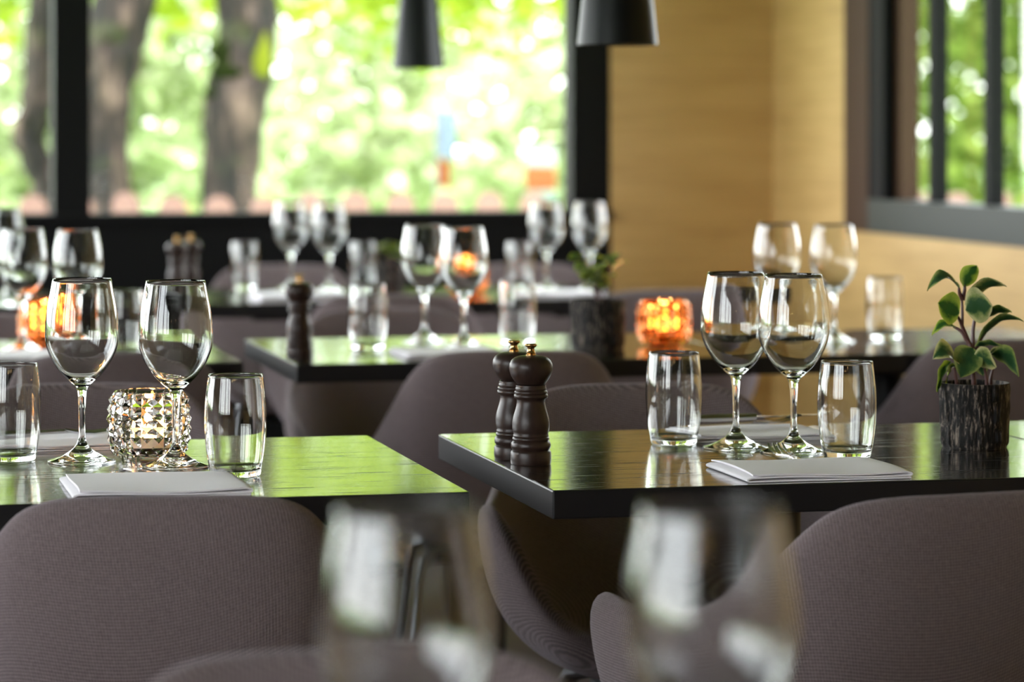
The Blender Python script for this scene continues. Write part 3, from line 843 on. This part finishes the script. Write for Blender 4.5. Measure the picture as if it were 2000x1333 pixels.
small_plant(762, 8.35, 'far small plant in a black pot before the black window wall', .085, 12, .8)

# ------------------------------------------------------------------ hanging lamps
def lamp_meshes():
    o = [(.074, 0), (.0755, .0005), (.046, .29), (.040, .305), (.015, .312), (0, .312)]
    i = [(.074, 0), (.0735, .001), (.044, .288), (0, .302)]
    sh = MB().lathe(o, 48).lathe(list(reversed(i)), 48).build('lamp_shade', M_BLACKMETAL, True, 40)
    cd = MB().tube([(0, 0, .31), (0, 0, ZC - 1.36 - .03)], .003, 8).build('cord', M_BLACK)
    cn = MB().lathe([(0, ZC - 1.36 - .03), (.05, ZC - 1.36 - .03), (.05, ZC - 1.36), (0, ZC - 1.36)], 24).build('ceiling_rose', M_BLACK)
    return sh, cd, cn
LSH, LCD, LCN = lamp_meshes()
def m_bulb():
    m, nt, N, L, b = newmat('warm_bulb'); N.remove(b); e = N.new('ShaderNodeEmission'); e.inputs[0].default_value = (1, .62, .28, 1); e.inputs[1].default_value = 60
    L.new(e.outputs[0], N['Material Output'].inputs[0]); return m
BULB = MB().lathe([(0, .12), (.018, .13), (.024, .15), (.018, .175), (.012, .20), (0, .20)], 20).build('bulb', m_bulb())
LCD2 = MB().tube([(0, 0, .31), (0, 0, ZC - 1.75)], .003, 8).build('cord', M_BLACK)
BULB2 = MB().lathe([(0, -.05), (.022, -.035), (.028, -.01), (.022, .02), (.012, .05), (0, .05)], 20).build('bulb', BULB.materials[0])
def lamp(px, Z, z, label, lit=True):
    g = thing('pendant_lamp', label, 'lamp', ((px - 1000) / F * Z, Z, z), 0, 'black cone pendant lamps')
    place('lamp_shade', LSH, g); c = place('cord', LCD, g); r = place('ceiling_rose', LCN, g)
    if lit: place('bulb', BULB, g)
lamp(817, 8.62, 1.365, 'smaller black cone pendant lamp hanging before the long window')
lamp(1206, 5.62, 1.35, 'larger black cone pendant lamp before the window post and spruce wall')

for k in range(3):
    g = thing('pendant_lamp', ['leftmost', 'middle', 'rightmost'][k] + ' of three lit pendant lamps behind the viewer, mirrored in the glasses', 'lamp', (-1.1 + .62 * k, -1.3 + .14 * k, 1.75), 0, 'lit pendant lamps behind the viewer')
    for nm, me in (('lamp_shade', LSH), ('cord', LCD2), ('bulb', BULB2)): place(nm, me, g)

# ------------------------------------------------------------------ outside
def ground():
    me = MB().box((-80, 8.5, -.5), (80, 120, -.35)).build('ground', M_LAWN, False); return me
g = struct('lawn', MB().box((-70, -40, -.50), (70, 110, -.36)).build('lawn', M_LAWN, False))
# picket fence with rounded heads
fence = thing('picket_fence', 'pinkish picket fence with rounded heads outside the windows', 'fence', (RW.x, RW.y, 0), ROT)
def picket_mesh():
    w, h, t = .062, 1.265, .022; n = 8; out = [(-w, 0), (w, 0), (w, h - w)]
    out += [(w * cos(pi * k / n), h - w + w * sin(pi * k / n)) for k in range(1, n)] + [(-w, h - w)]
    m_ = len(out); v = [(x, -t / 2, z) for x, z in out] + [(x, t / 2, z) for x, z in out]
    f = [tuple(range(m_)), tuple(reversed(range(m_, 2 * m_)))] + [(i, i + m_, (i + 1) % m_ + m_, (i + 1) % m_) for i in range(m_)]
    return meshof('picket', v, f, M_FENCE, False)
PICK = picket_mesh()
for k in range(46):
    u = -3.2 + .203 * k
    p = place('picket', PICK, fence, (u, 3.3, -.36 + random.uniform(-.012, .012)), random.uniform(-.02, .02))
for z in (.05, .55): place('rail', MB().box((-3.4, 3.33, z), (6.2, 3.37, z + .07)).build('rail', M_FENCE, False), fence)

def foliage(blobs, n, size, mat, seed):
    rnd = random.Random(seed); v, f = [], []
    tot = sum(b[3] * b[4] * b[5] for b in blobs)
    for b in blobs:
        for _ in range(int(n * b[3] * b[4] * b[5] / tot)):
            d = Vector((rnd.gauss(0, 1), rnd.gauss(0, 1), rnd.gauss(0, 1))).normalized() * rnd.random() ** .45
            c = Vector((b[0] + d.x * b[3], b[1] + d.y * b[4], b[2] + d.z * b[5]))
            a = Vector((rnd.gauss(0, 1), rnd.gauss(0, 1), rnd.gauss(0, .6))).normalized(); e = a.cross(Vector((rnd.gauss(0, 1), rnd.gauss(0, 1), rnd.gauss(0, 1)))).normalized()
            s = size * rnd.uniform(.6, 1.4); k = len(v)
            v += [c - a * s, c + e * s * .5, c + a * s, c - e * s * .5]; f.append((k, k + 1, k + 2, k + 3))
    return meshof('foliage', v, f, mat, False)
def trunk(pts, rad, seed):
    rnd = random.Random(seed); mb = MB(); P_ = spline(pts, 24); rr = []
    for k in range(24):
        t = k / 23 * (len(rad) - 1); i = min(int(t), len(rad) - 2); rr.append(rad[i] + (rad[i + 1] - rad[i]) * (t - i))
    mb.tube(P_, rr, 20)
    for p in mb.v: p += Vector((rnd.gauss(0, 1), rnd.gauss(0, 1), 0)) * .012
    return mb.build('trunk', M_BARK)
def tree(label, Z, px, pts, rad, blobs, n, size, mat, seed, extra=None):
    x = (px - 1000) / F * Z
    t = thing('tree', label, 'tree', (x, Z, -.37), 0, 'trees outside the windows')
    place('trunk', trunk(pts, rad, seed), t)
    for q in extra or []: place(q[0], q[1], t)
    if blobs:
        fo = place('foliage', foliage(blobs, n, size, mat, seed), t); fo['kind'] = 'stuff'
    return t
# mossy tree, heights in metres above the lawn
Zt = 16.0; s_ = F / Zt
def tp(px, py, px0): return ((px - px0) / s_, 0, CAMZ + .37 - (py - HY) / s_)
t3 = [(0, 0, 0), (0, 0, .5), tp(448, 400, 450), tp(450, 300, 450), tp(460, 200, 450), tp(478, 130, 450), tp(482, 60, 450), tp(480, 0, 450), (.02, 0, 3.2), (-.2, 0, 5)]
moss = MB()
for mx_, mz_, mr_, mh_ in ((0, .0, .10, .30), (-.07, -.05, .07, .17), (.07, .14, .07, .22), (.02, .28, .055, .2), (.0, -.16, .06, .2), (-.03, .16, .08, .18)):
    moss.lathe([(mr_ * sin(pi * q / 8) * (1 + .15 * sin(q * 2.1)), mz_ + mh_ * (q / 8)) if 0 < q < 8 else (0, mz_ + mh_ * (q / 8)) for q in range(9)], 12, (mx_, 0))
mo1 = moss.build('moss', M_MOSS); 
t = tree('broad trunk with green moss patches seen in the middle of the window', Zt, 450, t3, [.26, .18, .145, .145, .165, .155, .150, .155, .17, .12],
         [(-1.1, 1.8, 2.85, 1.3, .9, .85), (1.1, 1.8, 2.80, 1.5, 1.0, .9), (0, .5, 4.6, 3.2, 1.2, 1.2), (2.9, 1.6, 2.85, 1.2, 1, .85)], 9000, .10, M_FOL_YEL, 21,
         [])
m1 = place('moss', mo1, t, tuple(Vector(tp(452, 195, 450)) + Vector((0, -.075, 0)))); m1['label'] = 'dark green moss on the trunk'
m2 = place('moss', MB().lathe([(0, 0), (.05, .05), (.06, .15), (.03, .28), (0, .30)], 12).build('moss', M_MOSSY), t, tuple(Vector(tp(512, 165, 450)) + Vector((0, -.08, 0)))); m2['label'] = 'yellow green moss at the trunk edge'
t2 = [(0, 0, 0), tp(205, 400, 205), tp(205, 300, 205), tp(208, 200, 205), tp(220, 100, 205), tp(240, 20, 205), (.25, 0, 3), (.6, 0, 5)]
tree('rough brown trunk directly right of the left black window post', Zt, 205, t2, [.2, .135, .125, .13, .15, .17, .14, .1],
     [(-.9, 1.8, 3.0, 1.2, .7, .9), (.9, .3, 5.0, 2.2, 2.0, 1.4)], 3000, .10, M_FOL_YEL, 22)
t1 = [(0, 0, 0), tp(92, 400, 80), tp(72, 330, 80), tp(55, 260, 80), tp(75, 180, 80), tp(78, 60, 80), (.0, 0, 2.6), (-.3, 0, 5)]
tree('slim crooked trunk behind the left window pane', Zt + .6, 80, t1, [.13, .075, .07, .085, .085, .09, .08, .05],
     [(-.3, 1.5, 2.95, 1.0, .8, .7), (.2, 0, 4.6, 1.8, 1.4, 1.0)], 2000, .10, M_FOL_MID, 23)
# low bushes and far trees filling the view
def bush(label, x, Z, blobs, n, size, mat, seed, name='bush'):
    t = thing(name, label, name, (x, Z, -.37), 0, 'bushes behind the fence')
    place('stem', MB().tube([(0, 0, 0), (.03, 0, .8), (-.05, 0, 1.6)], [.06, .045, .02], 8).build('stem', M_BARK), t)
    fo = place('foliage', foliage(blobs, n, size, mat, seed), t); fo['kind'] = 'stuff'; return t
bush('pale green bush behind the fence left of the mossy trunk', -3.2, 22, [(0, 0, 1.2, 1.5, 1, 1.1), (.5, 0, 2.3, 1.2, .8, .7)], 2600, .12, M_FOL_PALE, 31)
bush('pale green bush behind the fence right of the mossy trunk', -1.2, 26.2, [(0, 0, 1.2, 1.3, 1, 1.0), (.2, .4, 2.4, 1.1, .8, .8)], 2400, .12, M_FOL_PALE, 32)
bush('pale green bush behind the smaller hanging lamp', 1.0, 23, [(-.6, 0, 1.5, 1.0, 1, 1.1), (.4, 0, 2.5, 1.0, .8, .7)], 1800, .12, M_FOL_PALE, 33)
bush('green bush seen through the side window', 3.6, 21, [(0, 0, 1.4, 1.4, 1.2, 1.2), (0, 0, 2.8, 1.6, 1, 1.0)], 2600, .11, M_FOL_MID, 34)
bush('green bush at the left pane behind the crooked trunk', -4.8, 20, [(0, 0, 1.2, 1.4, 1, 1.0), (.2, 0, 2.8, 1.5, 1, .8)], 2200, .11, M_FOL_MID, 35)
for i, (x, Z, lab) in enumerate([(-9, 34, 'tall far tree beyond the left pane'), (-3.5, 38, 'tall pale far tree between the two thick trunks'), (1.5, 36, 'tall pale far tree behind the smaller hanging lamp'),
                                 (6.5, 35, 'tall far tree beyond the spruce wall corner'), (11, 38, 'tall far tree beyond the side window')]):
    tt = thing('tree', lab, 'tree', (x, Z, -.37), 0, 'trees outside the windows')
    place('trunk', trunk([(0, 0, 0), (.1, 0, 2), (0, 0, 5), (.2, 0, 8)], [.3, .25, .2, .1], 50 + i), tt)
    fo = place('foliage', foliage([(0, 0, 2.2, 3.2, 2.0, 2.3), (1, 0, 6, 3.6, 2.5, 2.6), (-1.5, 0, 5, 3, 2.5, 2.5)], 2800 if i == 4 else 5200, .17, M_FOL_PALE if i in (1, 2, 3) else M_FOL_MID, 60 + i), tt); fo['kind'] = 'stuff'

# a little market stall and a banner flag on the lawn
M_WHITE = plain('white_canvas', (.30, .31, .34), .8); M_ORANGE = plain('orange_board', (.26, .085, .03), .7, 0, .1); M_BLUE = plain('pale_blue_cloth', (.15, .20, .27), .8)
M_MINT = plain('mint_board', (.17, .24, .20), .7)
X_, Y_ = (1056 - 1000) / F * 15.4, 15.4
st = thing('garden_sign', 'white, orange and mint sign post outside at the right end of the window', 'sign', (X_, Y_, -.37))
place('post', MB().box((-.02, .01, 0), (.02, .05, 1.36)).build('post', M_LEGS, False), st)
for nm, z0, z1, m_ in (('cap', 1.37, 1.47, M_WHITE), ('panel', 1.25, 1.365, M_ORANGE), ('panel', 1.155, 1.245, M_MINT), ('panel', 1.08, 1.15, M_ORANGE)):
    place(nm, MB().box((-.078, -.03, z0), (.078, .01, z1), .006).build(nm, m_, False), st)
fl = thing('banner_flag', 'pale blue banner flag with an orange foot outside below the smaller hanging lamp', 'flag', ((852 - 1000) / F * 15.6, 15.6, -.37))
place('pole', MB().tube([(0, 0, 0), (0, 0, 1.74)], .008, 8).build('pole', M_LEGS), fl)
def cloth(z0, z1, w, m_, nm):
    v, f = [], []
    for j in range(7):
        for i_ in range(7): v.append((.006 + w * i_ / 6, .012 * sin(i_ * 1.6 + j * .5), z0 + (z1 - z0) * j / 6 - .02 * i_ / 6))
    for j in range(6):
        for i_ in range(6): f.append((j * 7 + i_, j * 7 + i_ + 1, (j + 1) * 7 + i_ + 1, (j + 1) * 7 + i_))
    return place(nm, meshof(nm, v, f, m_), fl)
cloth(1.42, 1.66, .095, M_BLUE, 'banner'); cloth(1.27, 1.41, .07, M_ORANGE, 'pennant')
